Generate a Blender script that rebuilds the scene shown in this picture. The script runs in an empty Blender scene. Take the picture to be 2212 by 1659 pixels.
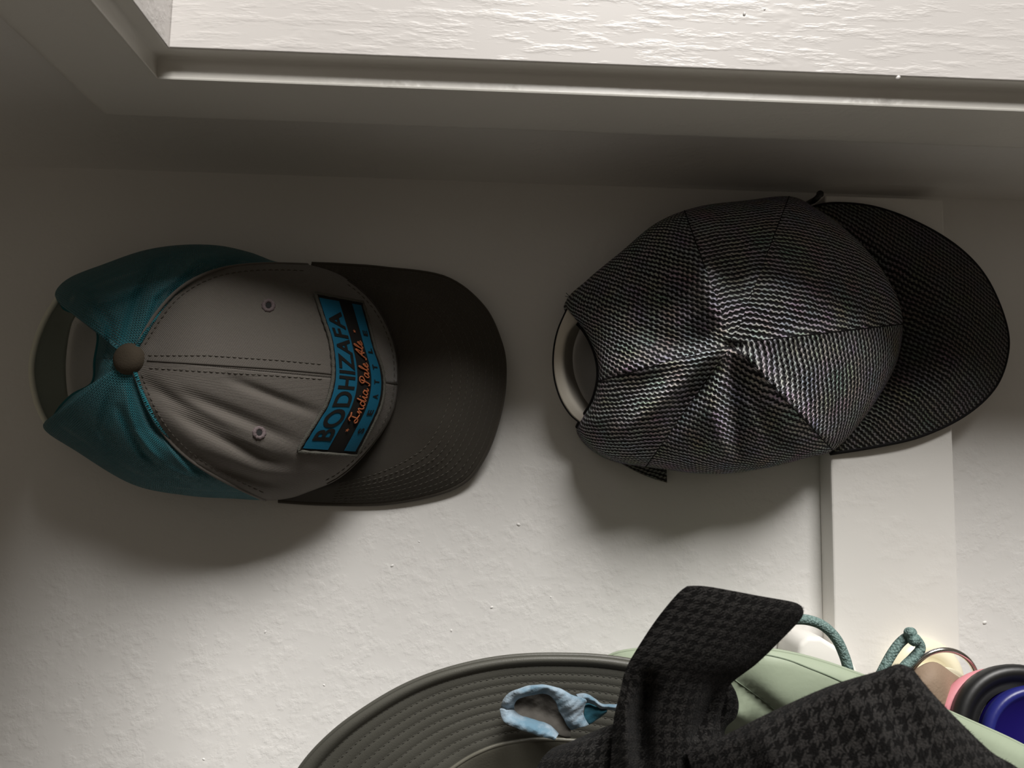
import bpy, bmesh, math, random
from mathutils import Vector, Matrix
from mathutils.bvhtree import BVHTree
random.seed(7)
S = bpy.context.scene
COL = S.collection
R = math.radians
# ------------------------------------------------------------------ camera
D = 0.50                       # camera to hat wall (wall is the plane y = 0)
FPX = 1660.0
cam_d = bpy.data.cameras.new('camera'); cam = bpy.data.objects.new('camera', cam_d); COL.objects.link(cam)
cam_d.sensor_width = 36; cam_d.lens = 36 * FPX / 2212; cam_d.clip_start = 0.01
CR = Matrix.Rotation(R(-2), 3, 'Z') @ Matrix.Rotation(R(96), 3, 'X') @ Matrix.Rotation(R(1.2), 3, 'Z')
CP = Vector((0, -D, 0))
cam.matrix_world = Matrix.Translation(CP) @ CR.to_4x4()
S.camera = cam
cam_d.dof.use_dof = True; cam_d.dof.focus_distance = 0.43; cam_d.dof.aperture_fstop = 13
# ------------------------------------------------------------------ light, exposure
S.view_settings.view_transform = 'Standard'; S.view_settings.look = 'None'
S.view_settings.gamma = 1; S.view_settings.use_curve_mapping = False
S.view_settings.exposure = 0.0
w = bpy.data.worlds.new('world'); S.world = w; w.use_nodes = True
w.node_tree.nodes['Background'].inputs[0].default_value = (1.0, 0.86, 0.69, 1)
w.node_tree.nodes['Background'].inputs[1].default_value = 0.085
def area(name, loc, target, sx, sy, power, color):
    l = bpy.data.lights.new(name, 'AREA'); l.shape = 'RECTANGLE'; l.size = sx; l.size_y = sy
    l.energy = power; l.color = color
    o = bpy.data.objects.new(name, l); COL.objects.link(o); o.location = loc
    o.rotation_euler = (Vector(target) - Vector(loc)).to_track_quat('-Z', 'Y').to_euler()
    return o
area('daylight_window', (0.72, -2.34, 3.30), (0.05, 0, 0), 1.7, 1.9, 305, (1.0, 0.975, 0.94))

# ------------------------------------------------------------------ helpers
def ray(px, py):
    return (CR @ Vector(((px - 1106) / FPX, -(py - 829.5) / FPX, -1))).normalized()
def at(px, py, h):
    d = ray(px, py); t = (D - h) / d.y
    return CP + d * t
def atz(px, py, z):
    d = ray(px, py); return CP + d * (z / d.z)
ROOT = {}
def thing(name, loc, label, cat, group=None):
    o = bpy.data.objects.new(name, None); COL.objects.link(o); o.location = loc
    o.empty_display_size = 0.02
    o['label'] = label; o['category'] = cat
    if group: o['group'] = group
    ROOT[o] = Vector(loc); return o
def mesh(name, V, F, mat, parent=None, uv=None, smooth=True, loc=None, solid=0, subs=0, bevel=0):
    base = ROOT[parent] if parent in ROOT else Vector((0, 0, 0))
    mine = base
    if parent is None:
        mine = Vector(loc) if loc is not None else Vector((0, 0, 0))
    if solid:
        ny = 0
        for f in F:
            a_, b_, c_ = (Vector(V[f[0]]), Vector(V[f[1]]), Vector(V[f[2]]))
            nn_ = (b_-a_).cross(c_-a_); ny += nn_.dot((a_-CP))
        if ny > 0: F = [tuple(reversed(f)) for f in F]
    m = bpy.data.meshes.new(name)
    m.from_pydata([tuple(Vector(v) - mine) for v in V], [], F); m.materials.append(mat)
    if uv is not None:
        L = m.uv_layers.new(name='uv')
        for lp in m.loops: L.data[lp.index].uv = uv[lp.vertex_index]
    if smooth: m.polygons.foreach_set('use_smooth', [True] * len(m.polygons))
    m.update()
    o = bpy.data.objects.new(name, m); COL.objects.link(o)
    if parent is not None: o.parent = parent
    else: o.location = mine
    ROOT[o] = mine
    if solid:
        s = o.modifiers.new('solid', 'SOLIDIFY'); s.thickness = solid; s.offset = -1
    if bevel:
        s = o.modifiers.new('bevel', 'BEVEL'); s.width = bevel; s.segments = 3
    if subs:
        s = o.modifiers.new('sub', 'SUBSURF'); s.levels = subs; s.render_levels = subs
    return o
def tag(o, label, cat, group=None):
    o['label'] = label; o['category'] = cat
    if group: o['group'] = group
    return o
def cr(p0, p1, p2, p3, t):
    return tuple(0.5 * (2*b + (c-a)*t + (2*a-5*b+4*c-d)*t*t + (-a+3*b-3*c+d)*t**3) for a, b, c, d in zip(p0, p1, p2, p3))
def spline(P, n, closed=False):
    k = len(P); out = []
    if closed:
        for i in range(n):
            u = i * k / n; j = int(u); out.append(cr(P[(j-1) % k], P[j % k], P[(j+1) % k], P[(j+2) % k], u - j))
    else:
        for i in range(n):
            u = i * (k - 1) / (n - 1); j = min(int(u), k - 2)
            out.append(cr(P[max(j-1, 0)], P[j], P[j+1], P[min(j+2, k-1)], u - j))
    return out
def grid(rows, nu, nv):
    """rows of control tuples -> nv x nu smooth grid"""
    rr = [spline(r, nu) for r in rows]
    cols = [spline([r[i] for r in rr], nv) for i in range(nu)]
    return [[cols[i][j] for i in range(nu)] for j in range(nv)]
def gridmesh(G, closed=False):
    nv, nu = len(G), len(G[0]); F = []
    for j in range(nv - 1):
        for i in range(nu if closed else nu - 1):
            a, b = j*nu + i, j*nu + (i+1) % nu
            F.append((a, b, b + nu, a + nu))
    return F
def guv(W):
    """metre uv from arc lengths of world-space grid"""
    nv, nu = len(W), len(W[0]); uv = []
    for j in range(nv):
        for i in range(nu):
            u = sum((W[j][k+1] - W[j][k]).length for k in range(i)) if i else 0
            v = sum((W[k+1][nu//2] - W[k][nu//2]).length for k in range(j)) if j else 0
            uv.append((u - sum((W[j][k+1] - W[j][k]).length for k in range(nu//2)), v))
    return uv
def fold_h(px, py, folds):
    s = 0
    for (pts, wd, amp) in folds:
        best = 1e9; bt = 0; n = len(pts) - 1
        for k in range(n):
            x0, y0 = pts[k]; x1, y1 = pts[k+1]; dx, dy = x1-x0, y1-y0
            t = max(0, min(1, ((px-x0)*dx + (py-y0)*dy) / (dx*dx + dy*dy)))
            d = math.hypot(px-x0-t*dx, py-y0-t*dy)
            if d < best: best = d; bt = (k + t) / n
        if best < 3.5 * wd:
            tp = math.sin(math.pi * min(1, max(0, bt*0.9 + 0.05))) ** 0.6
            s += amp * math.exp(-(best/wd)**2) * tp
    return s
def tube(P, r, seg=8, closed=False, rf=None):
    V, F = [], []; n = len(P); nrm = None
    for i, p in enumerate(P):
        a = P[(i-1) % n] if closed else P[max(i-1, 0)]; b = P[(i+1) % n] if closed else P[min(i+1, n-1)]
        t = (b - a).normalized()
        if nrm is None: nrm = t.orthogonal().normalized()
        nrm = (nrm - t * nrm.dot(t)).normalized(); bi = t.cross(nrm)
        rr = r * (rf(i / (n-1)) if rf else 1)
        for k in range(seg):
            an = 2*math.pi*k/seg; V.append(p + (nrm*math.cos(an) + bi*math.sin(an)) * rr)
    for i in range(n if closed else n-1):
        for k in range(seg):
            a = i*seg + k; b = i*seg + (k+1) % seg; c = ((i+1) % n)*seg
            F.append((a, b, c + (k+1) % seg, c + k))
    if not closed:
        F.append(tuple(range(seg))[::-1]); F.append(tuple((n-1)*seg + k for k in range(seg)))
    return V, F
class Bag:
    def __init__(s): s.V = []; s.F = []
    def add(s, VF):
        o = len(s.V); s.V += VF[0]; s.F += [tuple(i + o for i in f) for f in VF[1]]
def bvh_of(V, F): return BVHTree.FromPolygons([tuple(v) for v in V], F)
def proj(bvh, px, py, off, fb=0.05):
    d = ray(px, py); p, n, i, t = bvh.ray_cast(CP, d)
    if p is None: return at(px, py, fb)
    if n.dot(d) > 0: n = -n
    return p + n * off
def dense(pl, step=4):
    out = []
    for (a, b) in zip(pl[:-1], pl[1:]):
        k = max(1, int(math.hypot(b[0]-a[0], b[1]-a[1]) / step))
        out += [(a[0] + (b[0]-a[0])*i/k, a[1] + (b[1]-a[1])*i/k) for i in range(k)]
    return out + [pl[-1]]
def stitches(bag, bvh, pl, on=9, off=4, r=0.0003, lift=0.0001):
    pts = dense(pl, 1.0); i = 0
    while i + on < len(pts):
        seg = [proj(bvh, *pts[i + int(k*on/3)], lift + (0.00015 if k in (1, 2) else -0.0003)) for k in range(4)]
        bag.add(tube(seg, r, 5)); i += on + off
# ------------------------------------------------------------------ materials
class N:
    def __init__(s, name):
        s.m = bpy.data.materials.new(name); s.m.use_nodes = True; s.t = s.m.node_tree
        s.b = s.t.nodes['Principled BSDF']
    def n(s, ty, **k):
        x = s.t.nodes.new(ty)
        for a, v in k.items(): setattr(x, a, v)
        return x
    def set(s, inp, v):
        if hasattr(v, 'is_output') or isinstance(v, bpy.types.NodeSocket): s.t.links.new(v, inp)
        else: inp.default_value = v
    def math(s, op, a, b=0.0, c=0.0, clamp=False):
        x = s.n('ShaderNodeMath', operation=op, use_clamp=clamp)
        s.set(x.inputs[0], a); s.set(x.inputs[1], b); s.set(x.inputs[2], c); return x.outputs[0]
    def uv(s):
        u = s.n('ShaderNodeUVMap'); sp = s.n('ShaderNodeSeparateXYZ'); s.t.links.new(u.outputs[0], sp.inputs[0])
        return u.outputs[0], sp.outputs[0], sp.outputs[1]
    def noise(s, vec, scale, detail=3, rough=0.5, stretch=None, color=False):
        x = s.n('ShaderNodeTexNoise'); x.inputs['Scale'].default_value = scale
        x.inputs['Detail'].default_value = detail; x.inputs['Roughness'].default_value = rough
        if vec is None: vec = s.n('ShaderNodeTexCoord').outputs['Object']
        if stretch:
            mp = s.n('ShaderNodeMapping'); mp.inputs['Scale'].default_value = stretch
            s.t.links.new(vec, mp.inputs[0]); vec = mp.outputs[0]
        s.t.links.new(vec, x.inputs['Vector']); return x.outputs[1 if color else 0]
    def mix(s, f, a, b):
        x = s.n('ShaderNodeMix', data_type='RGBA'); s.set(x.inputs[0], f)
        for i, v in ((6, a), (7, b)):
            s.set(x.inputs[i], (*v, 1) if isinstance(v, tuple) and len(v) == 3 else v)
        return x.outputs[2]
    def ramp(s, f, lo, hi):
        x = s.n('ShaderNodeMapRange', interpolation_type='SMOOTHSTEP'); s.set(x.inputs[0], f)
        x.inputs[1].default_value = lo; x.inputs[2].default_value = hi; return x.outputs[0]
    def bump(s, h, dist, strength=1.0, prev=None):
        x = s.n('ShaderNodeBump'); x.inputs['Strength'].default_value = strength; x.inputs['Distance'].default_value = dist
        s.t.links.new(h, x.inputs['Height'])
        if prev is not None: s.t.links.new(prev, x.inputs['Normal'])
        s.t.links.new(x.outputs[0], s.b.inputs['Normal']); return x.outputs[0]
    def base(s, c, rough=0.6, spec=0.5, sheen=0):
        s.set(s.b.inputs['Base Color'], (*c, 1) if isinstance(c, tuple) and len(c) == 3 else c)
        s.b.inputs['Roughness'].default_value = rough; s.b.inputs['Specular IOR Level'].default_value = spec
        if sheen: s.b.inputs['Sheen Weight'].default_value = sheen; s.b.inputs['Sheen Roughness'].default_value = 0.5
        return s
def plain(name, c, rough=0.6, spec=0.4, metal=0, sheen=0, nz=0, nzs=400):
    k = N(name); k.base(c, rough, spec, sheen); k.b.inputs['Metallic'].default_value = metal
    if nz: k.bump(k.noise(None, nzs, 3), nz)
    return k.m
def wall_mat(name, c, scale=125, d=0.0002, rough=0.42, lump=True):
    k = N(name)
    big = k.noise(None, 6, 3)
    k.base(k.mix(k.ramp(big, 0.35, 0.65), tuple(x*0.965 for x in c), c), rough, 0.5)
    n1 = k.noise(None, scale, 4, 0.55); f = k.ramp(n1, 0.40, 0.66)
    n2 = k.noise(None, scale*0.35, 2)
    m = k.math('MULTIPLY', f, k.ramp(n2, 0.3, 0.6)); h = k.math('ADD', m, k.math('MULTIPLY', n2, 0.8))
    k.bump(h, d); return k.m
M_wall = wall_mat('wall_paint', (0.80, 0.785, 0.76))
M_board = wall_mat('board_paint', (0.80, 0.78, 0.745), 60, 0.0002, 0.35)
M_trim = wall_mat('trim_paint', (0.70, 0.68, 0.635), 50, 0.0003, 0.35)
k = N('jamb_paint'); k.base((0.565, 0.54, 0.52), 0.3, 0.5)
a_ = k.noise(None, 170, 4, 0.6, (0.22, 1, 1)); b_ = k.noise(None, 60, 3, 0.5, (0.5, 1, 1))
k.bump(k.math('ADD', k.ramp(a_, 0.45, 0.7), k.math('MULTIPLY', k.ramp(b_, 0.62, 0.72), 0.6)), 0.00014); M_jamb = k.m
# grey twill
k = N('grey_twill'); u3, ux, uy = k.uv()
dg = k.math('SINE', k.math('MULTIPLY', k.math('ADD', ux, uy), 2*math.pi/0.0011))
nn = k.noise(u3, 900, 2)
k.base(k.mix(k.math('MULTIPLY_ADD', dg, 0.3, 0.5), (0.088, 0.078, 0.067), (0.132, 0.117, 0.103)), 0.85, 0.25, 0.25)
k.bump(k.math('ADD', k.math('MULTIPLY', dg, 0.5), nn), 0.00016); M_twill = k.m
k = N('brim_twill'); u3, ux, uy = k.uv()
dg = k.math('SINE', k.math('MULTIPLY', k.math('ADD', ux, uy), 2*math.pi/0.0010))
k.base(k.mix(k.math('MULTIPLY_ADD', dg, 0.3, 0.5), (0.050, 0.043, 0.034), (0.072, 0.063, 0.051)), 0.85, 0.2, 0.2)
k.bump(dg, 0.00008); M_brim = k.m
# teal mesh with real see-through holes
k = N('teal_mesh'); u3, ux, uy = k.uv()
P = 0.0019
sx = k.math('SINE', k.math('MULTIPLY', ux, 2*math.pi/P)); sy = k.math('SINE', k.math('MULTIPLY', uy, 2*math.pi/(P*1.15)))
g = k.math('MULTIPLY', sx, sy)
hole = k.ramp(g, 0.55, 0.75)
ln = k.math('SINE', k.math('MULTIPLY', ux, 4*math.pi/P))
k.base(k.mix(k.math('MULTIPLY_ADD', ln, 0.35, 0.5), (0.001, 0.095, 0.122), (0.004, 0.20, 0.245)), 0.55, 0.4, 0.2)
k.bump(k.math('MULTIPLY', k.math('ABSOLUTE', g), -1.0), 0.0006)
k.set(k.b.inputs['Alpha'], k.math('SUBTRACT', 1.0, hole)); M_mesh = k.m
# dark knit with light rows
def knit(name, dark, lite, rp=0.0030, qp=0.0031, amp=1.0):
    k = N(name); u3, ux, uy = k.uv()
    wob = k.noise(u3, 90, 2); nf = k.noise(u3, 700, 2)
    wy = k.math('MULTIPLY_ADD', wob, 0.0030, uy)
    x2 = k.math('DIVIDE', ux, qp); 
    row = k.math('FLOOR', k.math('DIVIDE', wy, rp))
    x2 = k.math('ADD', x2, k.math('MULTIPLY', row, 0.37))
    zz = k.math('SINE', k.math('MULTIPLY', x2, 2*math.pi))
    v = k.math('MULTIPLY_ADD', zz, 0.10, k.math('DIVIDE', wy, rp))
    s1 = k.math('SINE', k.math('MULTIPLY', v, 2*math.pi))
    cc = k.math('COSINE', k.math('MULTIPLY', x2, 2*math.pi))
    mm = k.math('MULTIPLY_ADD', cc, 0.42, s1)
    mask = k.ramp(k.math('MULTIPLY_ADD', nf, 2.4, mm), 1.0, 2.2)
    tint = k.noise(u3, 60, 3, 0.6, None, True)
    hs = k.n('ShaderNodeHueSaturation'); hs.inputs['Saturation'].default_value = 1.3; hs.inputs['Value'].default_value = 1.0
    k.t.links.new(tint, hs.inputs['Color'])
    lc = k.n('ShaderNodeMix', data_type='RGBA', blend_type='MULTIPLY'); lc.inputs[0].default_value = 0.55
    lc.inputs[6].default_value = (*[x*1.35 for x in lite], 1); k.t.links.new(hs.outputs[0], lc.inputs[7])
    k.base(k.mix(mask, dark, lc.outputs[2]), 0.9, 0.15, 0.1)
    k.bump(k.math('ADD', mm, nf), 0.0008*amp); return k.m
M_knitseam = plain('knit_seam', (0.016, 0.015, 0.016), 0.95, 0.1)
M_knit = knit('charcoal_knit', (0.011, 0.010, 0.012), (0.55, 0.54, 0.57))
M_knitb = knit('brim_knit', (0.010, 0.009, 0.009), (0.17, 0.16, 0.15), 0.0027, 0.0027)
# houndstooth wool
def hound(name, sc, dark, lite, soft=0.0016):
    k = N(name); u3, ux, uy = k.uv()
    wn = k.noise(u3, 260, 3, 0.6, None, True); sp = k.n('ShaderNodeSeparateXYZ'); k.t.links.new(wn, sp.inputs[0])
    x = k.math('MULTIPLY_ADD', k.math('SUBTRACT', sp.outputs[0], 0.5), soft*3, ux)
    y = k.math('MULTIPLY_ADD', k.math('SUBTRACT', sp.outputs[1], 0.5), soft*3, uy)
    x = k.math('DIVIDE', x, sc); y = k.math('DIVIDE', y, sc)
    a = k.ramp(k.math('SINE', k.math('MULTIPLY', x, 2*math.pi)), -0.25, 0.25)
    b = k.ramp(k.math('SINE', k.math('MULTIPLY', y, 2*math.pi)), -0.25, 0.25)
    d = k.ramp(k.math('SINE', k.math('MULTIPLY', k.math('ADD', x, y), 4*math.pi)), -0.3, 0.3)
    # a&b -> light ; !a&!b -> dark ; else stripes
    ab = k.math('MULTIPLY', a, b); nx = k.math('ABSOLUTE', k.math('SUBTRACT', a, b))
    m = k.math('MULTIPLY_ADD', nx, d, ab, True)
    fz = k.noise(u3, 1100, 3, 0.7)
    m = k.math('MULTIPLY', m, k.ramp(fz, 0.25, 0.75))
    k.base(k.mix(m, dark, lite), 0.95, 0.08, 0.05)
    k.bump(k.math('ADD', fz, k.math('MULTIPLY', m, 0.6)), 0.0009); return k.m
M_hound = hound('houndstooth_wool', 0.0062, (0.0035, 0.0032, 0.003), (0.050, 0.046, 0.043))
M_hound2 = hound('houndstooth_strip', 0.0049, (0.0035, 0.0032, 0.003), (0.044, 0.041, 0.038))
M_greyhat = plain('grey_nylon', (0.078, 0.076, 0.064), 0.5, 0.4, 0, 0, 0.0001, 1500)
M_greyin = plain('grey_lining', (0.13, 0.125, 0.10), 0.35, 0.5, 0, 0, 0.0001, 900)
M_mint = plain('mint_nylon', (0.295, 0.345, 0.25), 0.55, 0.35, 0, 0, 0.0001, 300)
M_mintseam = plain('mint_seam', (0.16, 0.20, 0.14), 0.7)
M_seam = plain('dark_seam', (0.05, 0.043, 0.036), 0.9)
M_thread = plain('dark_thread', (0.075, 0.066, 0.055), 0.8)
M_threadb = plain('brim_thread', (0.095, 0.088, 0.072), 0.8)
M_threadg = plain('grey_thread', (0.05, 0.048, 0.04), 0.8)
M_eye = plain('eyelet_thread', (0.115, 0.088, 0.09), 0.8, nz=0.0002, nzs=1500)
M_black = plain('black', (0.004, 0.004, 0.004), 0.8)
M_blackrub = plain('black_rubber', (0.008, 0.008, 0.008), 0.45, 0.5)
M_button = plain('button_cloth', (0.070, 0.056, 0.040), 0.9, 0.2, nz=0.0002, nzs=1200)
M_pb = plain('patch_blue', (0.004, 0.082, 0.145), 0.8, 0.2, nz=0.0001, nzs=1800)
M_pk = plain('patch_black', (0.012, 0.011, 0.010), 0.9, 0.1)
M_po = plain('patch_orange', (0.32, 0.09, 0.03), 0.8)
M_pe = plain('patch_edge', (0.075, 0.072, 0.06), 0.85, nz=0.0004, nzs=1400)
M_sweat = plain('cream_sweatband', (0.74, 0.69, 0.60), 0.75, nz=0.0001, nzs=900)
M_cord = N('teal_cord'); u3 = None
M_cord.base((0.12, 0.185, 0.17), 0.8, 0.3)
wv = M_cord.n('ShaderNodeTexVoronoi'); wv.inputs['Scale'].default_value = 900
M_cord.t.links.new(M_cord.n('ShaderNodeTexCoord').outputs['Object'], wv.inputs['Vector'])
M_cord.base(M_cord.mix(wv.outputs[0], (0.22, 0.31, 0.29), (0.07, 0.12, 0.11)), 0.8, 0.3); M_cord.bump(wv.outputs[0], 0.0005); M_cord = M_cord.m
k = N('plastic_strap'); k.base((0.62, 0.68, 0.58), 0.35, 0.5); k.b.inputs['Transmission Weight'].default_value = 0.1; M_plastic = k.m
M_white = plain('white_enamel', (0.82, 0.80, 0.75), 0.3, 0.5)
M_cream = plain('cream_shell', (0.80, 0.74, 0.55), 0.35, 0.5)
M_chrome = plain('chrome', (0.75, 0.72, 0.68), 0.15, 0.5, 1)
M_brown = plain('brown_leather', (0.23, 0.165, 0.115), 0.7, nz=0.0002, nzs=700)
M_pink = plain('pink_rubber', (0.62, 0.24, 0.27), 0.5)
M_blue = plain('blue_plastic', (0.006, 0.003, 0.085), 0.35)
M_blue2 = plain('blue_rim', (0.015, 0.018, 0.14), 0.35)
k = N('sky_blue_cloth'); nn = k.noise(None, 70, 4, 0.6)
k.base(k.mix(k.ramp(nn, 0.38, 0.62), (0.11, 0.20, 0.27), (0.27, 0.345, 0.41)), 0.85, 0.2, 0.3)
k.bump(k.noise(None, 600, 3), 0.0005); M_sky = k.m
M_dteal = plain('dark_teal_cloth', (0.02, 0.10, 0.14), 0.85, nz=0.0003)
M_inner = plain('grey_inner_cloth', (0.06, 0.055, 0.048), 0.9, nz=0.0003)

# ------------------------------------------------------------------ setting
def box(name, x0, x1, y0, y1, z0, z1, mat, kind='structure', parent=None):
    V = [(x, y, z) for x in (x0, x1) for y in (y0, y1) for z in (z0, z1)]
    F = [(0, 1, 3, 2), (4, 6, 7, 5), (0, 4, 5, 1), (2, 3, 7, 6), (0, 2, 6, 4), (1, 5, 7, 3)]
    o = mesh(name, V, F, mat, parent, smooth=False, loc=(x0, y0, z0) if parent is None else None)
    if kind: o['kind'] = kind
    return o
ZS = at(1200, 398, 0).z
ZC = ZS - 0.014
ZJ = ZC + 0.0095
yj = atz(1200, 137, ZJ).y      # jamb face
xj = atz(365, 105, ZJ).x       # head jamb face
yo = atz(1200, 291, ZC).y              # outer casing edge
yb = atz(1200, 196, ZC).y              # bead starts
print('ZS', ZS, 'yj', yj, 'xj', xj, 'yo', yo, 'yb', yb)
YF, XR, XL, TH = -1.05, 1.9, -1.3, 0.13
box('wall_back', XL, XR, 0, 0.1, -1.4, ZS + TH, M_wall)
def slab_with_opening():
    V, F = [], []
    def bx(x0, x1, y0, y1):
        o = len(V)
        for x in (x0, x1):
            for y in (y0, y1):
                for z in (ZS, ZS + TH): V.append((x, y, z))
        for f in [(0, 1, 3, 2), (4, 6, 7, 5), (0, 4, 5, 1), (2, 3, 7, 6), (0, 2, 6, 4), (1, 5, 7, 3)]: F.append(tuple(i + o for i in f))
    bx(XL, XR, yj + 0.0012, 0); bx(XL, xj - 0.0012, -1.5, yj + 0.0012); bx(xj - 0.0012, XR, -1.5, YF)
    o = mesh('wall_top', V, F, M_wall, smooth=False, loc=(0, 0, ZS)); o['kind'] = 'structure'
slab_with_opening()
# jamb boards lining the doorway (side jamb with brush marks, head jamb to the left)
j = box('door_1', xj, XR, yj, yj + 0.0012, ZJ + 0.0005, ZS + TH + 0.002, M_jamb)
box('head_jamb', xj - 0.0012, xj, YF, yj + 0.0012, ZJ + 0.0005, ZS + TH + 0.002, M_jamb, None, j)
# casing with bead, swept with a mitre
cw = yo - yj; bw = yb - yj
y1 = atz(1200, 161, ZJ - 0.001).y - yj
prof = [(0.0004, ZS), (0.0006, ZJ + 0.0004), (0.0016, ZJ), (0.6*y1, ZJ - 0.0002), (y1 - 0.0008, ZJ - 0.0003), (y1, ZJ - 0.0010), (y1 + 0.0003, ZC + 0.0050), (y1 + 0.15*(bw-y1), ZC + 0.0022), (y1 + 0.35*(bw-y1), ZC + 0.0003), (y1 + 0.6*(bw-y1), ZC - 0.0011), (y1 + 0.85*(bw-y1), ZC - 0.0014), (bw, ZC - 0.0007), (bw + 0.0009, ZC + 0.0001),
        (bw + 0.003, ZC), (bw*1.5, ZC), (0.8*cw, ZC), (cw - 0.006, ZC), (cw - 0.003, ZC + 0.0006), (cw - 0.001, ZC + 0.0022), (cw, ZC + 0.006), (cw, ZS)]
def casing(name, pts_fn, n=60):
    V, F = [], []; m = len(prof)
    for i in range(n):
        for (d, z) in prof: V.append(pts_fn(i/(n-1), d, z))
    for i in range(n-1):
        for k2 in range(m-1):
            a = i*m + k2; F.append((a, a+1, a+1+m, a+m))
    o = mesh(name, V, F, M_trim, smooth=True, loc=(xj, yj, ZC)); o['kind'] = 'structure'
    md = o.modifiers.new('e', 'EDGE_SPLIT'); md.split_angle = R(50)
    return o
b_ = j.modifiers.new('b', 'BEVEL'); b_.width = 0.0005; b_.segments = 3
casing('trim_1', lambda t, d, z: (xj - d + (XR - xj + d)*t**1.5, yj + d, z))
casing('trim_2', lambda t, d, z: (xj - d, yj + d + (YF - yj - d)*t, z))
# pin holes, paint nibs
def blob(px, py, h, r, mat, name, flat=0.5, z=None):
    pass
# board on the wall at right
bl = at(1797, 1150, 0.0175); br = at(2063, 1150, 0.0175)
V = []; 
xl_t, xr_t = at(1795, 1000, 0.0175).x, at(2060, 1000, 0.0175).x
o = box('trim_3', xl_t, xr_t, -0.0175, 0, -1.4, at(1850, 424, 0.0175).z, M_board)
b = o.modifiers.new('b', 'BEVEL'); b.width = 0.0012; b.segments = 2

# small paint nibs and scars on wall
bag = Bag()
def nib(bag, p, r, nrm='y', seg=8):
    V = []; F = []
    for j2 in range(4):
        a = j2/3*math.pi/2
        for k2 in range(seg):
            an = 2*math.pi*k2/seg; rr = r*math.cos(a)*(1+0.25*math.sin(an*2+p.x*99)); hh = r*0.5*math.sin(a)
            V.append(p + (Vector((rr*math.cos(an), -hh, rr*math.sin(an))) if nrm == 'y' else Vector((rr*math.cos(an), rr*math.sin(an), -hh))))
    for j2 in range(3):
        for k2 in range(seg):
            a = j2*seg+k2; b2 = j2*seg+(k2+1) % seg; F.append((a, b2, b2+seg, a+seg))
    bag.add((V, F))
for (x, y, r) in [(847, 1222, 5), (1120, 1133, 6), (975, 1362, 4), (573, 1365, 4), (1062, 1312, 5), (2127, 1345, 7), (700, 1480, 3.5), (440, 1640, 4), (1190, 1290, 3), (905, 1170, 3)]:
    nib(bag, at(x, y, 0.0), r/5200)
w_ = mesh('paint_nibs', bag.V, bag.F, M_wall, bpy.data.objects['wall_back']); w_['kind'] = 'stuff'
bag = Bag()
for (x, y, r) in [(1608, 30, 7), (1940, 168, 9), (1652, 20, 4)]:
    d = ray(x, y); t = (yj - CP.y)/d.y; nib(bag, CP + d*t, r/7500)
w_ = mesh('paint_nibs', bag.V, bag.F, M_jamb, j); w_['kind'] = 'stuff'

# ------------------------------------------------------------------ crown builder
def crown(outline, apex, H, NTH, NR, folds, ppow=1.0, spow=1.0, bend=None):
    """outline: (px,py,h_rim,h_base). returns grid (rings x theta) world points, uv, px"""
    O = spline(outline, NTH, True)
    rings = []; pxs = []
    for j2 in range(NR + 1):
        t = j2/NR; ph = t*math.pi/2
        s = math.sin(ph)**spow; c = math.cos(ph)**ppow
        row = []; prow = []
        for (ox, oy, hr, hb) in O:
            x = apex[0] + (ox-apex[0])*s; y = apex[1] + (oy-apex[1])*s
            if bend:
                u_ = (len(prow)*len(outline)/NTH) % len(outline)
                for bi_, (bx_, by_) in bend.items():
                    w_ = max(0, 1 - abs(((u_-bi_ + len(outline)/2) % len(outline)) - len(outline)/2))
                    w_ = w_*w_*(3-2*w_); x += bx_*w_*math.sin(math.pi*s); y += by_*w_*math.sin(math.pi*s)
            h = hr + (H-hr)*c
            h += fold_h(x, y, folds) * (1 - s**10*0.7)
            h = max(h, 0.003)
            row.append(at(x, y, h)); prow.append((x, y))
        rings.append(row); pxs.append(prow)
    # skirt down to the band
    for q in (0.35, 0.75, 1.0):
        row = []
        for i, (ox, oy, hr, hb) in enumerate(O):
            p = rings[NR][i]; h = -p.y; h2 = h + (min(hb, h) - h)*q
            row.append(Vector((p.x*(1-0.0*q), -h2, p.z)))
        rings.append(row); pxs.append([(o_[0], o_[1]) for o_ in O])
    return O, rings, pxs
def crown_uv(rings, args):
    rings = crown(*args)[1]
    NR = len(rings); NT = len(rings[0]); uv = [[None]*NT for _ in range(NR)]
    for i in range(NT):
        s = 0
        last = rings[len(rings)-4][i] - rings[0][i]
        th = math.atan2(last.z, last.x)
        for j2 in range(NR):
            if j2: s += (rings[j2][i] - rings[j2-1][i]).length
            uv[j2][i] = (s*math.cos(th), s*math.sin(th))
    return uv
def sector(name, rings, uv, i0, i1, mat, parent, rot=0.0, solid=0.0014, label=None, j0=0, j1=None, inset=0.0):
    NT = len(rings[0]); n = i1 - i0; j1 = len(rings) if j1 is None else j1
    c, s = math.cos(rot), math.sin(rot); V, U, F = [], [], []
    for j2 in range(j0, j1):
        for k2 in range(n+1):
            i = (i0+k2) % NT; V.append(rings[j2][i]); a, b2 = uv[j2][i]; U.append((a*c - b2*s, a*s + b2*c))
    m = n+1
    for j2 in range(j1-j0-1):
        for k2 in range(n):
            a = j2*m+k2; F.append((a, a+1, a+1+m, a+m))
    o = mesh(name, V, F, mat, parent, uv=U, solid=solid)
    if label: o['label'] = label
    return o, V, F

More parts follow.
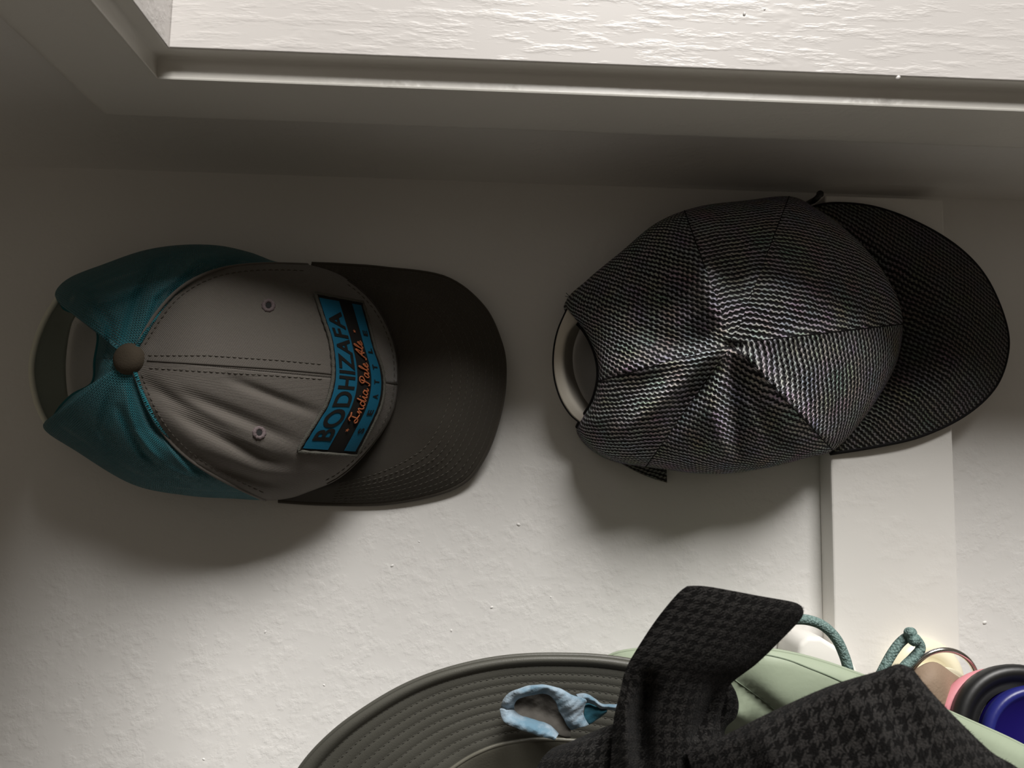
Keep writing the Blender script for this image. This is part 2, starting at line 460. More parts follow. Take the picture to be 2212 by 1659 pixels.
# ================================================================== cap 1 : teal mesh trucker cap
B1 = (281, 776)
OUT1 = [(860, 830, .022, .012), (853, 745, .022, .012), (812, 660, .024, .010), (745, 600, .022, .008), (672, 573, .018, .006),
        (600, 566, .022, .006), (540, 545, .028, .006), (470, 530, .034, .006), (390, 529, .036, .006), (310, 541, .034, .006), (225, 570, .030, .006), (150, 600, .026, .006), (119, 633, .022, .008),
        (135, 662, .032, .030), (180, 682, .045, .044), (212, 718, .054, .053), (207, 775, .058, .057), (200, 828, .054, .053), (155, 856, .044, .043), (122, 890, .032, .030),
        (94, 925, .020, .008), (165, 975, .024, .006), (285, 1046, .028, .006), (400, 1070, .028, .006), (500, 1077, .024, .006), (600, 1080, .018, .006),
        (665, 1062, .020, .008), (735, 1030, .022, .010), (800, 968, .022, .012), (845, 900, .022, .012)]
F1 = [([(320, 830), (420, 905), (560, 985), (640, 1010)], 17, -.0045), ([(400, 850), (520, 900), (640, 955)], 14, -.0030), ([(500, 820), (600, 860), (690, 895)], 11, -.0028),
      ([(330, 905), (420, 985), (560, 1040), (650, 1040)], 15, -.0035), ([(460, 1010), (600, 1050)], 10, -.002), ([(345, 860), (470, 930), (600, 985)], 9, .0022),
      ([(330, 605), (250, 640), (190, 655)], 14, .003), ([(330, 740), (380, 640), (500, 575), (620, 568)], 12, -.0035), ([(300, 730), (330, 640), (430, 560), (520, 545)], 10, .003), ([(270, 730), (300, 640), (340, 570), (430, 536)], 12, -.003),
      ([(290, 830), (330, 920), (420, 1010), (560, 1065)], 11, -.0035), ([(270, 840), (290, 930), (350, 1010), (450, 1055)], 9, .003), ([(240, 850), (220, 930), (250, 1000)], 12, -.003), ([(235, 700), (200, 640), (150, 620)], 11, -.003),
      ([(255, 880), (310, 980), (400, 1045)], 8, -.003), ([(210, 790), (235, 770), (240, 700)], 12, -.004)]
NT1 = 300
BEND1 = {1: (0, -4), 2: (-8, -20), 3: (-30, -48), 4: (-52, -72), 5: (-48, -50), 6: (-28, -28), 7: (-10, -12), 23: (-10, 8), 24: (-32, 22), 25: (-58, 35), 26: (-42, 32), 27: (-18, 16), 28: (-6, 5)}
O1, G1, PX1 = crown(OUT1, B1, .088, NT1, 70, F1, 0.9, 1.0, BEND1)
UV1 = crown_uv(G1, (OUT1, B1, .088, NT1, 70, [], 0.9, 1.0, BEND1))
flatV1 = [p for r in G1 for p in r]; flatF1 = gridmesh(G1, True); BV1 = bvh_of(flatV1, flatF1)
cap1 = thing('trucker_cap', at(480, 800, 0), 'grey cotton cap with teal mesh back and blue lettered patch, hanging on the left', 'cap', 'caps on the wall')
q = NT1/30
iu, il, ic = round(4.1*q), round(24.7*q), 0
sector('front_panel', G1, UV1, 0, iu, M_twill, cap1, rot=0.2)
sector('front_panel', G1, UV1, il, NT1, M_twill, cap1, rot=-0.9)
sector('mesh_panel', G1, UV1, iu, round(16*q), M_mesh, cap1, rot=0.5, label='teal mesh panel')
sector('mesh_panel', G1, UV1, round(16*q), il, M_mesh, cap1, rot=-0.5, label='teal mesh panel')
def binding(Gr, i0, i1, r, mat, parent, name, jj=-1):
    NT = len(Gr[0]); V, F = tube([Gr[jj][i % NT] for i in range(i0, i1+1)], r, 8)
    return mesh(name, V, F, mat, parent)
binding(G1, round(12.2*q), round(19.8*q), .0016, plain('teal_binding', (0.004, 0.11, 0.13), 0.8), cap1, 'opening_binding')
# seams
def seam(bv, pl, r, mat, parent, name='seam', lift=0.0):
    V, F = tube([proj(bv, x, y, lift) for x, y in dense(pl, 6)], r, 6); return mesh(name, V, F, mat, parent)
cseam = [(318, 779), (450, 787), (600, 797), (700, 806), (780, 816), (858, 830)]
seam(BV1, cseam, .0005, M_seam, cap1)
def off(pl, dy): return [(x, y+dy) for x, y in pl]
bag = Bag()
stitches(bag, BV1, [(320, 768), (450, 768), (600, 778), (705, 788)]); stitches(bag, BV1, [(322, 795), (450, 803), (600, 812), (705, 820)])
mu = [PX1[j2][iu] for j2 in range(4, 70, 3)]; ml = [PX1[j2][il] for j2 in range(4, 70, 3)]
def push(pl, d):
    out = []
    for a, b2 in zip(pl[:-1], pl[1:]):
        dx, dy = b2[0]-a[0], b2[1]-a[1]; L = math.hypot(dx, dy) or 1; out.append((a[0]-dy/L*d, a[1]+dx/L*d))
    return out
stitches(bag, BV1, push(mu, 14)); stitches(bag, BV1, push(ml, -14))
st = mesh('stitching', bag.V, bag.F, M_thread, cap1); st['kind'] = 'stuff'
binding(G1, 0, 0, .001, M_seam, cap1, 'x') if False else None
for ii in (iu, il):
    V, F = tube([G1[j2][ii] + Vector((0, -.0003, 0)) for j2 in range(3, 71, 2)], .0009, 6); mesh('panel_edge', V, F, M_twill, cap1)
# button
def dome(name, c, n, r, hgt, mat, parent, seg=28, rings=8, loc=None, ecc=1.0):
    n = n.normalized(); a = n.orthogonal().normalized(); b2 = n.cross(a); V, F = [], []
    for j2 in range(rings+1):
        ph = j2/rings*math.pi/2
        for k2 in range(seg):
            an = 2*math.pi*k2/seg; V.append(c + (a*math.cos(an)+b2*math.sin(an)*ecc)*r*math.cos(ph)**0.7 + n*hgt*math.sin(ph))
    for j2 in range(rings):
        for k2 in range(seg):
            p = j2*seg+k2; q2 = j2*seg+(k2+1) % seg; F.append((p, q2, q2+seg, p+seg))
    return mesh(name, V, F, mat, parent, loc=loc)
dome('button', at(281, 776, .086), Vector((-.25, -1, .05)), .0088, .0062, M_button, cap1)
# eyelets
for (ex, ey) in ((580, 660), (560, 935)):
    c = proj(BV1, ex, ey, 0.0003); rr = .0031
    ring = [proj(BV1, ex + 10.5*math.cos(a), ey + 10.5*math.sin(a), -.0002) for a in [2*math.pi*i/28 for i in range(28)]]
    V, F = tube(ring, .0012, 8, True, lambda t: 1 + .16*math.sin(t*60)); e = mesh('eyelet', V, F, M_eye, cap1)
    hole_v = [proj(BV1, ex + 6*math.cos(a), ey + 6*math.sin(a), .0004) for a in [2*math.pi*i/16 for i in range(16)]]
    mesh('eyelet_hole', hole_v, [tuple(range(16))], M_black, e)
# sweat-band edge of the crown over the brim
crownedge = [O1[i % NT1][:2] for i in range(-round(3.4*q), round(3.2*q))]
cen = (600, 810)
def shrink(pl, f, c=cen): return [(c[0]+(x-c[0])*f, c[1]+(y-c[1])*f) for x, y in pl]
bag = Bag(); stitches(bag, BV1, shrink(crownedge[::3], .965)); 
st = mesh('hem_stitching', bag.V, bag.F, M_thread, cap1); st['kind'] = 'stuff'
seam(BV1, shrink(crownedge[::3], .992), .0007, M_seam, cap1, 'crown_piping')
# brim
brim_rows = [
 [(600, 1081, .006), (705, 1087, .004), (850, 1084, .004), (985, 1050, .006), (1045, 985, .012), (1080, 885, .017), (1089, 800, .019), (1078, 735, .018), (1040, 660, .014), (960, 600, .008), (830, 580, .005), (740, 573, .005), (672, 570, .008)],
 [(620, 1072, .009), (715, 1068, .010), (840, 1055, .013), (950, 1015, .018), (1000, 955, .024), (1028, 875, .028), (1036, 802, .029), (1028, 745, .028), (995, 680, .025), (930, 628, .018), (820, 600, .012), (740, 590, .010), (680, 580, .010)],
 [(640, 1062, .012), (725, 1045, .015), (825, 1018, .021), (905, 975, .027), (945, 925, .032), (968, 865, .034), (975, 806, .035), (968, 755, .034), (942, 700, .032), (885, 650, .026), (805, 622, .018), (745, 604, .013), (688, 588, .012)],
 [(600, 1050, .010), (690, 1020, .014), (770, 980, .018), (815, 930, .022), (842, 880, .024), (850, 840, .025), (850, 815, .026), (846, 770, .025), (830, 720, .024), (800, 670, .021), (750, 630, .016), (715, 612, .012), (680, 600, .010)]]
BG = grid(brim_rows, 90, 30); BW = [[at(*p) for p in r] for r in BG]
bV = [p for r in BW for p in r]; bF = gridmesh(BW); BVB = bvh_of(bV, bF)
brim = mesh('brim', bV, bF, M_brim, cap1, uv=guv(BW), solid=.0028)
V, F = tube([p + Vector((0, .0014, 0)) for p in BW[0]], .0018, 8); mesh('brim_edge', V, F, M_brim, brim)
bag = Bag()
rowsb = spline_rows = None
for f in (0.10, .18, .26, .34, .42, .50, .58, .66):
    jj = f*29; a = int(jj); t = jj-a
    pl = [((1-t)*BG[a][i][0]+t*BG[a+1][i][0], (1-t)*BG[a][i][1]+t*BG[a+1][i][1]) for i in range(8, 84)]
    stitches(bag, BVB, pl, 8, 4, .00022)
st = mesh('stitching', bag.V, bag.F, M_threadb, brim); st['kind'] = 'stuff'
# strap
srows = [[(128, 640, .030), (97, 690, .031), (76, 745, .032), (68, 800, .032), (77, 860, .030), (96, 905, .028), (120, 935, .026)],
         [(134, 648, .024), (104, 694, .024), (84, 747, .025), (77, 800, .025), (86, 856, .024), (103, 900, .022), (126, 928, .022)],
         [(172, 670, .010), (155, 700, .004), (145, 750, .003), (142, 800, .003), (146, 850, .003), (155, 885, .004), (165, 905, .008)]]
SG = grid(srows, 40, 12); SW = [[at(*p) for p in r] for r in SG]
mesh('strap', [p for r in SW for p in r], gridmesh(SW), M_plastic, cap1, solid=.0012, label=None) if False else None
so = mesh('strap', [p for r in SW for p in r], gridmesh(SW), M_plastic, cap1, solid=.0012); so['label'] = 'milky plastic snap strap'
V, F = tube(SW[0], .0017, 8); mesh('strap_rim', V, F, plain('strap_rim', (0.80, 0.80, 0.68), .4), so)
# patch  : s along text (bottom -> top), t from letter tops (left edge) to right edge
PL = spline([(643, 973), (668, 930), (700, 880), (716, 830), (718, 785), (712, 735), (697, 690), (679, 636)], 41)
PR = spline([(767, 981), (795, 930), (818, 880), (826, 840), (823, 800), (808, 755), (795, 705), (781, 656)], 41)
def pq(s, t):
    s = max(0, min(1, s))*40; a = min(int(s), 39); f = s-a
    L = (PL[a][0]*(1-f)+PL[a+1][0]*f, PL[a][1]*(1-f)+PL[a+1][1]*f); Rr = (PR[a][0]*(1-f)+PR[a+1][0]*f, PR[a][1]*(1-f)+PR[a+1][1]*f)
    return (L[0]*(1-t)+Rr[0]*t, L[1]*(1-t)+Rr[1]*t)
def patch_piece(name, s0, s1, t0, t1, mat, parent, lift, ns=44, nt=10, solid=0):
    W = [[proj(BV1, *pq(s0+(s1-s0)*i/ns, t0+(t1-t0)*j2/nt), lift, .05) for i in range(ns+1)] for j2 in range(nt+1)]
    return mesh(name, [p for r in W for p in r], gridmesh(W), mat, parent, solid=solid)
patch = patch_piece('patch', 0, 1, 0, 1, M_pk, cap1, .0016, solid=0); patch['label'] = 'blue and black embroidered patch with lettering'
patch_piece('blue_stripe', .035, .965, .05, .47, M_pb, patch, .0019)
patch_piece('blue_stripe', .035, .965, .74, .93, M_pb, patch, .0019)
edge = [pq(s/40, 0) for s in range(41)] + [pq(1, t/10) for t in range(1, 10)] + [pq(1-s/40, 1) for s in range(41)] + [pq(0, 1-t/10) for t in range(1, 10)]
V, F = tube([proj(BV1, x, y, .0013) for x, y in edge], .0011, 8, True, lambda t: 1+.18*math.sin(t*900)); mesh('patch_border', V, F, M_pe, patch)
def text_mesh(txt, spacing=1.0, shear=0, bold=0.0):
    c = bpy.data.curves.new('t', 'FONT'); c.body = txt; c.space_character = spacing; c.shear = shear; c.offset = bold; c.resolution_u = 6
    o = bpy.data.objects.new('t', c); COL.objects.link(o)
    dg_ = bpy.context.evaluated_depsgraph_get(); me = bpy.data.meshes.new_from_object(o.evaluated_get(dg_))
    bpy.data.objects.remove(o); bm = bmesh.new(); bm.from_mesh(me)
    bmesh.ops.triangulate(bm, faces=bm.faces)
    V = [v.co.copy() for v in bm.verts]; F = [tuple(v.index for v in f.verts) for f in bm.faces]; bm.free()
    x0 = min(v.x for v in V); x1 = max(v.x for v in V); y0 = min(v.y for v in V); y1 = max(v.y for v in V)
    return [((v.x-x0)/(x1-x0), (v.y-y0)/(y1-y0)) for v in V], F
def put_text(name, txt, s0, s1, t0, t1, mat, lift, **kw):
    V, F = text_mesh(txt, **kw)
    W = [proj(BV1, *pq(s0+(s1-s0)*x, t1+(t0-t1)*y), lift) for x, y in V]
    return mesh(name, W, F, mat, patch, smooth=False)
put_text('lettering', 'BODHIZAFA', .09, .905, .11, .43, M_pk, .0023, bold=.025, spacing=1.05)
def spaced(txt, s0, s1, t0, t1, mat, hs):
    for i, ch in enumerate(txt):
        s = s0 + (s1-s0)*i/(len(txt)-1); put_text('letter', ch, s-hs, s+hs, t0, t1, mat, .0023, bold=.03)
spaced('SEATTLE', .15, .80, .79, .885, M_pk, .016)
# cursive strokes
CUR = {
 'I': ([(.15, .75), (.3, 1), (.6, .95), (.95, 1.05), (.6, .9), (.5, .5), (.4, .1), (.15, 0), (.0, .15), (.2, .3), (.5, .15), (.8, .1)], .85),
 'n': ([(0, .1), (.2, .5), (.15, 0), (.3, .35), (.5, .5), (.5, .1), (.65, 0), (.8, .15)], .75),
 'd': ([(.5, .45), (.25, .5), (.05, .2), (.2, 0), (.45, .2), (.75, 1.05), (.55, .2), (.6, 0), (.8, .15)], .75),
 'i': ([(0, .1), (.25, .5), (.2, .1), (.3, 0), (.5, .15)], .45),
 'a': ([(.5, .42), (.25, .5), (.05, .2), (.2, 0), (.45, .2), (.55, .5), (.5, .1), (.6, 0), (.8, .15)], .78),
 'P': ([(.35, .5), (.1, .75), (.35, 1.05), (.8, 1.0), (.85, .7), (.5, .5), (.35, .5), (.5, .95), (.3, .2), (.1, -.1), (-.05, .05)], .85),
 'l': ([(0, .1), (.35, .7), (.4, 1.05), (.25, .9), (.15, .3), (.25, 0), (.45, .15)], .42),
 'e': ([(0, .15), (.35, .3), (.3, .5), (.1, .3), (.15, .02), (.35, 0), (.55, .15)], .52),
 'A': ([(-.05, .1), (.1, 0), (.4, .5), (.85, 1.05), (.75, .5), (.7, 0), (.55, .35), (.25, .4), (.6, .42), (.95, .15)], .95),
 ' ': ([], .38)}
x = 0; strokes = []
for ch in 'India Pale Ale':
    pts, wd = CUR[ch]
    if pts: strokes.append([(x+a+b2*.12, b2) for a, b2 in spline(pts, 26)])
    if ch == 'i': strokes.append([(x+.33, .72), (x+.38, .8)])
    x += wd
for stk in strokes:
    W = [proj(BV1, *pq(.195 + .545*a/x, .685 - .17*b2), .0024) for a, b2 in stk]
    V, F = tube(W, .00042, 5); mesh('script_letter', V, F, M_po, patch)
for s in (.155, .80):
    st5 = []
    for k2 in range(10):
        rr = .020 if k2 % 2 == 0 else .009; an = 2*math.pi*k2/10; st5.append(proj(BV1, *pq(s + rr*math.cos(an)*.6, .60 + rr*math.sin(an)*1.7), .0024))
    mesh('star', st5, [tuple(range(10))], M_po, patch, smooth=False)

# ================================================================== cap 2 : charcoal knit cap
B2 = (1583, 742)
OUT2 = [(1950, 700, .026, .021), (1935, 635, .026, .021), (1885, 555, .028, .021), (1820, 490, .026, .020), (1760, 448, .022, .010), (1705, 424, .018, .008), (1610, 433, .024, .006), (1510, 446, .030, .006),
        (1420, 480, .032, .006), (1340, 545, .030, .006), (1270, 603, .026, .006), (1222, 655, .020, .008),
        (1262, 712, .034, .032), (1287, 765, .046, .045), (1293, 815, .050, .049), (1280, 868, .040, .038), (1254, 910, .022, .020),
        (1252, 935, .018, .006), (1285, 972, .020, .006), (1340, 998, .022, .006), (1440, 1013, .024, .006), (1545, 1024, .024, .006), (1650, 1012, .022, .006), (1740, 990, .018, .006), (1800, 973, .020, .018),
        (1850, 925, .022, .019), (1900, 855, .024, .020), (1938, 780, .025, .021)]
F2 = [([(1560, 735), (1535, 640), (1520, 560), (1512, 455)], 34, .014), ([(1450, 760), (1430, 650), (1420, 540)], 75, -.013), ([(1575, 750), (1500, 770), (1400, 790), (1300, 800)], 22, .006),
      ([(1560, 760), (1480, 810), (1390, 900), (1330, 960)], 26, .009), ([(1560, 700), (1450, 740), (1380, 700)], 26, -.006), ([(1540, 800), (1480, 870), (1440, 960)], 22, -.006),
      ([(1600, 790), (1585, 870), (1600, 960), (1640, 1000)], 26, -.011), ([(1555, 800), (1545, 900), (1560, 990)], 26, .006), ([(1600, 750), (1680, 840), (1790, 960)], 20, .007), ([(1640, 860), (1680, 930), (1760, 975)], 22, -.008),
      ([(1600, 745), (1700, 730), (1800, 712), (1940, 690)], 14, .0022), ([(1560, 742), (1583, 748), (1612, 746)], 11, -.0075), ([(1590, 725), (1620, 620), (1680, 500), (1700, 440)], 18, .0035), ([(1590, 700), (1670, 625), (1780, 560)], 70, .006), ([(1590, 760), (1610, 770)], 9, .004)]
NT2 = 336
O2, G2, PX2 = crown(OUT2, B2, .086, NT2, 76, F2, 1.0)
UV2 = crown_uv(G2, (OUT2, B2, .086, NT2, 76, [], 1.0))
fV2 = [p for r in G2 for p in r]; fF2 = gridmesh(G2, True); BV2 = bvh_of(fV2, fF2)
cap2 = thing('knit_cap', at(1560, 760, 0), 'charcoal and grey flecked knit cap with a dark brim, hanging on the right', 'cap', 'caps on the wall')
q2 = NT2/28
bounds = [0, 5.0, 7.3, 14.2, 19.6, 24.0, 28]; rots = [0.06, -0.15, 0.55, -0.10, 0.25, 1.15]
bi = [round(b2*q2) for b2 in bounds]
for k2 in range(6):
    sector('crown_panel', G2, UV2, bi[k2], bi[k2+1], M_knit, cap2, rot=rots[k2], solid=.0018)
for k2 in range(6):
    V, F = tube([G2[j2][bi[k2] % NT2] + Vector((0, .0002 if k2 == 0 else .0004, 0)) for j2 in range(6, 77, 2)], .0004, 6); mesh('seam', V, F, M_knitseam, cap2)
binding(G2, round(11.6*q2), round(16.4*q2), .0014, M_knitseam, cap2, 'opening_binding')
b2rows = [
 [(1745, 452, .018), (1800, 440, .021), (1890, 448, .023), (1985, 483, .024), (2070, 535, .025), (2130, 600, .026), (2170, 690, .028), (2177, 760, .028), (2150, 835, .027), (2085, 895, .025), (1990, 940, .024), (1890, 963, .023), (1795, 978, .021)],
 [(1745, 470, .020), (1800, 465, .024), (1880, 478, .027), (1965, 518, .029), (2035, 570, .032), (2085, 630, .035), (2115, 700, .037), (2118, 760, .037), (2095, 820, .035), (2040, 872, .032), (1955, 915, .028), (1870, 945, .025), (1790, 968, .022)],
 [(1745, 490, .020), (1795, 495, .024), (1860, 520, .027), (1930, 560, .030), (1990, 610, .033), (2025, 660, .036), (2040, 710, .038), (2040, 760, .038), (2020, 810, .037), (1975, 855, .034), (1905, 895, .029), (1840, 930, .025), (1780, 955, .021)],
 [(1735, 520, .012), (1780, 530, .014), (1820, 560, .015), (1860, 600, .016), (1890, 640, .018), (1910, 680, .019), (1915, 720, .019), (1910, 760, .019), (1890, 800, .019), (1860, 850, .018), (1820, 890, .016), (1790, 920, .013), (1760, 945, .010)]]
CG = grid(b2rows, 90, 30); CW = [[at(*p) for p in r] for r in CG]
_uv = [(p.x*math.cos(.62)-p.z*math.sin(.62), p.x*math.sin(.62)+p.z*math.cos(.62)) for r in CW for p in r]
br2 = mesh('brim', [p for r in CW for p in r], gridmesh(CW), M_knitb, cap2, uv=_uv, solid=.003); br2['label'] = 'dark flecked knit brim'
V, F = tube([p + Vector((0, .0014, 0)) for p in CW[0]], .0017, 8); mesh('brim_edge', V, F, M_knitseam, br2)
# inner sweat band bridging the opening
tr = [[(1226, 668, .030), (1206, 715, .031), (1197, 765, .031), (1199, 815, .031), (1212, 860, .030), (1232, 893, .028), (1253, 912, .027)],
      [(1248, 690, .030), (1226, 722, .031), (1217, 765, .031), (1219, 812, .031), (1231, 852, .030), (1248, 880, .029), (1266, 902, .028)],
      [(1252, 692, .026), (1232, 724, .022), (1224, 765, .020), (1227, 812, .020), (1240, 850, .021), (1257, 878, .022), (1272, 898, .024)],
      [(1258, 700, .008), (1243, 735, .004), (1237, 768, .003), (1241, 810, .003), (1256, 850, .003), (1274, 876, .004), (1290, 895, .006)]]
TG = grid(tr, 40, 14); TW = [[at(*p) for p in r] for r in TG]
sb = mesh('sweatband', [p for r in TW for p in r], gridmesh(TW), M_sweat, cap2, solid=.0008); sb['label'] = 'cream sweatband strap across the back opening'
V, F = tube([p + Vector((-.0003, .0006, 0)) for p in TW[0]], .0007, 8); mesh('strap_edge', V, F, M_knitseam, sb)
# strap tail
tl = [[(1310, 972, .012), (1350, 986, .012), (1400, 998, .011), (1440, 1008, .010)], [(1318, 985, .006), (1350, 1006, .005), (1395, 1028, .004), (1441, 1043, .003)]]
LG = grid(tl, 16, 6); LW = [[at(*p) for p in r] for r in LG]
tlo = mesh('strap_tail', [p for r in LW for p in r], gridmesh(LW), M_knitb, cap2, uv=guv(LW), solid=.002)
# loose thread at the strap corner
bag = Bag()
bag.add(tube([at(*p) for p in spline([(1238, 648, .022), (1228, 638, .024), (1223, 633, .026)], 6)], .00022, 5)); bag.add(tube([at(*p) for p in spline([(1232, 642, .022), (1226, 641, .024), (1221, 640, .025)], 6)], .0002, 5))
mesh('loose_thread', bag.V, bag.F, M_black, cap2)
# small dark hook tip above the cap
hk = thing('wall_hook', at(1768, 430, 0), 'small dark metal hook tip peeping out above the knit cap', 'hook')
V, F = tube([at(*p) for p in spline([(1745, 440, .0), (1752, 436, .014), (1760, 432, .024), (1768, 424, .026), (1771, 418, .024)], 16)], .0019, 10); mesh('hook_arm', V, F, M_blackrub, hk)
dome('hook_tip', at(1771, 420, .024), Vector((.1, -1, .5)), .0024, .0024, M_blackrub, hk, 14, 5)

# ================================================================== white pegs on the board
pg = thing('coat_peg', at(1775, 1430, 0), 'white rounded wooden peg left of the board, behind the sage hat', 'peg')
def capsule_block(name, pts_px, h0, h1, mat, parent, rnd=.003):
    top = [at(x, y, h1) for x, y in pts_px]; bot = [Vector((p.x, -h0, p.z)) for p in top]
    n = len(top); V = bot + top; F = [tuple(range(n))[::-1], tuple(range(n, 2*n))] + [(i, (i+1) % n, (i+1) % n + n, i+n) for i in range(n)]
    return mesh(name, V, F, mat, parent, bevel=rnd)
capsule_block('peg_body', [(1727, 1392), (1745, 1375), (1775, 1377), (1812, 1400), (1850, 1440), (1870, 1500), (1760, 1500), (1722, 1440)], 0.0, .034, M_white, pg)
pg2 = thing('coat_peg', at(1985, 1450, .0175), 'cream round wall peg on the board, behind the knotted cord', 'peg')
def lathe(name, c, n, prof_, mat, parent, seg=40):
    n = n.normalized(); a = n.orthogonal().normalized(); b3 = n.cross(a); V, F = [], []
    for (r_, z_) in prof_:
        for k2 in range(seg):
            an = 2*math.pi*k2/seg; V.append(c + (a*math.cos(an)+b3*math.sin(an))*r_ + n*z_)
    for j2 in range(len(prof_)-1):
        for k2 in range(seg):
            p = j2*seg+k2; r2 = j2*seg+(k2+1) % seg; F.append((p, r2, r2+seg, p+seg))
    return mesh(name, V, F, mat, parent)
cpt = at(1984, 1462, .0175)
lathe('peg_plate', cpt, Vector((0, -1, 0)), [(.0245, 0), (.0245, .006), (.0235, .009), (.020, .0115), (.0165, .0122), (.015, .011), (.0, .010)], M_cream, pg2)
lathe('peg_stem', cpt, Vector((0, -1, 0)), [(.011, .010), (.010, .022), (.013, .028), (.013, .032), (.008, .036), (0, .037)], M_cream, pg2)

# ================================================================== rings bundle at right
rg = thing('metal_ring', at(2035, 1490, .05), 'chrome split ring behind the pink band at the right edge', 'ring')
C0 = at(2036, 1484, .055); 
ringp = [C0 + Vector((.0205*math.cos(a), -.004*math.sin(a), .0215*math.sin(a))) for a in [2*math.pi*i/64 for i in range(64)]]
V, F = tube(ringp,   .0015, 12, True); mesh('ring_wire', V, F, M_chrome, rg)
bt = thing('leather_tag', at(2000, 1500, .05), 'brown leather tag hanging inside the chrome ring', 'tag')
rows = [[(1955, 1470, .060), (1985, 1440, .062), (2020, 1430, .062), (2060, 1455, .060), (2095, 1478, .055)], [(1965, 1510, .068), (1995, 1480, .070), (2025, 1470, .070), (2050, 1490, .068), (2090, 1520, .062)], [(1990, 1580, .070), (2020, 1560, .072), (2040, 1560, .072), (2070, 1570, .068), (2120, 1600, .062)]]
GG = grid(rows, 20, 14); WW = [[at(*p) for p in r] for r in GG]; mesh('tag_leather', [p for r in WW for p in r], gridmesh(WW), M_brown, bt, solid=.003)
def disc_stack(name, cpx, cpy, h, nrm, prof_, mat, label, cat, parts=()):
    c = at(cpx, cpy, h); t_ = thing(name, c, label, cat)
    lathe(prof_[0], c, nrm, prof_[1], mat, t_, 64)
    for (nm, pr, mt, lb) in parts:
        p_ = lathe(nm, c, nrm, pr, mt, t_, 64)
        if lb: p_['label'] = lb
    return t_
nr = Vector((-.10, -1, .18))
disc_stack('pink_band', 2166, 1592, .072, nr, ('band', [(.030, -.004), (.0345, -.003), (.0355, .001), (.0345, .005), (.030, .006), (.030, -.004)]), M_pink, 'pink rubber band behind the thick black band, right edge', 'band')
disc_stack('black_band', 2206, 1592, .080, nr, ('band', [(.026, -.006), (.033, -.006), (.0365, -.002), (.0372, .003), (.0365, .0065), (.034, .0085), (.031, .0075), (.0285, .004), (.0265, .003), (.0245, .004), (.0235, .002), (.0235, -.006)]), M_blackrub, 'thick glossy black rubber band between the pink band and the blue disc', 'band', [('inner_disc', [(.0235, -.004), (.0, -.004)], M_white, 'pale inner disc')])
disc_stack('blue_disc', 2252, 1616, .089, nr, ('body', [(.030, -.006), (.0305, 0), (.029, .0035), (.0265, .0038), (.0255, .0025), (.012, .0035), (0, .0035)]), M_blue, 'deep blue round plastic disc with a raised rim in the bottom right corner', 'disc', [('rim', [(.0306, -.002), (.0312, .001), (.0300, .004), (.0275, .0048), (.0262, .0035)], M_blue2, None)])

# ================================================================== mint sun hat
mh = thing('sun_hat', at(1650, 1700, .02), 'pale sage green brimmed hat, mostly hidden behind the black woollen scarf', 'hat', 'brimmed hats')
mo = [(1250, 1560, .050), (1280, 1460, .058), (1330, 1413, .068), (1450, 1400, .076), (1560, 1398, .086), (1660, 1404, .096), (1750, 1422, .098), (1850, 1455, .100), (1960, 1500, .100), (2090, 1556, .100), (2230, 1622, .100), (2380, 1720, .095)]
def ringrow(pts, c, s, dh): return [(c[0]+(x-c[0])*s, c[1]+(y-c[1])*s, h+dh) for x, y, h in pts]
mc = (1640, 2150)
MG = grid([ringrow(mo, mc, 1.0, 0), ringrow(mo, mc, .96, .004), ringrow(mo, mc, .87, .004), ringrow(mo, mc, .80, -.002), ringrow(mo, mc, .74, -.008), ringrow(mo, mc, .60, -.025), ringrow(mo, mc, .4, -.04), ringrow(mo, mc, .08, -.045)], 80, 40)
for r in MG:
    for i, p in enumerate(r): r[i] = (p[0], p[1], p[2] + .0025*math.sin(i*.35) * min(1, max(0, (p[1]-1450)/200)) + fold_h(p[0], p[1], [([(1592, 1475), (1640, 1510), (1700, 1560)], 16, -.004), ([(1560, 1530), (1620, 1560)], 22, .006)]))
MW = [[at(*p) for p in r] for r in MG]
mV = [p for r in MW for p in r]; mF = gridmesh(MW); BVM = bvh_of(mV, mF)
mb = mesh('brim', mV, mF, M_mint, mh, solid=.002)
V, F = tube([p + Vector((0, .0010, 0)) for p in MW[0]], .0010, 8); mesh('brim_edge', V, F, M_mint, mb)
def hemline(dy): return [(x, y+dy) for x, y, h in mo[3:]]
hem = [(1560, 1404), (1640, 1412), (1700, 1425), (1750, 1444), (1800, 1464), (1860, 1493), (1960, 1545)]
V, F = tube([proj(BVM, *p, .0) for p in dense(spline(hem, 30), 6)], .00045, 6); mesh('seam', V, F, M_mintseam, mb)
V, F = tube([proj(BVM, *p, .0) for p in dense(spline([(1575, 1460), (1620, 1492), (1670, 1530), (1720, 1580)], 20), 6)], .0003, 6); mesh('seam', V, F, M_mintseam, mb)
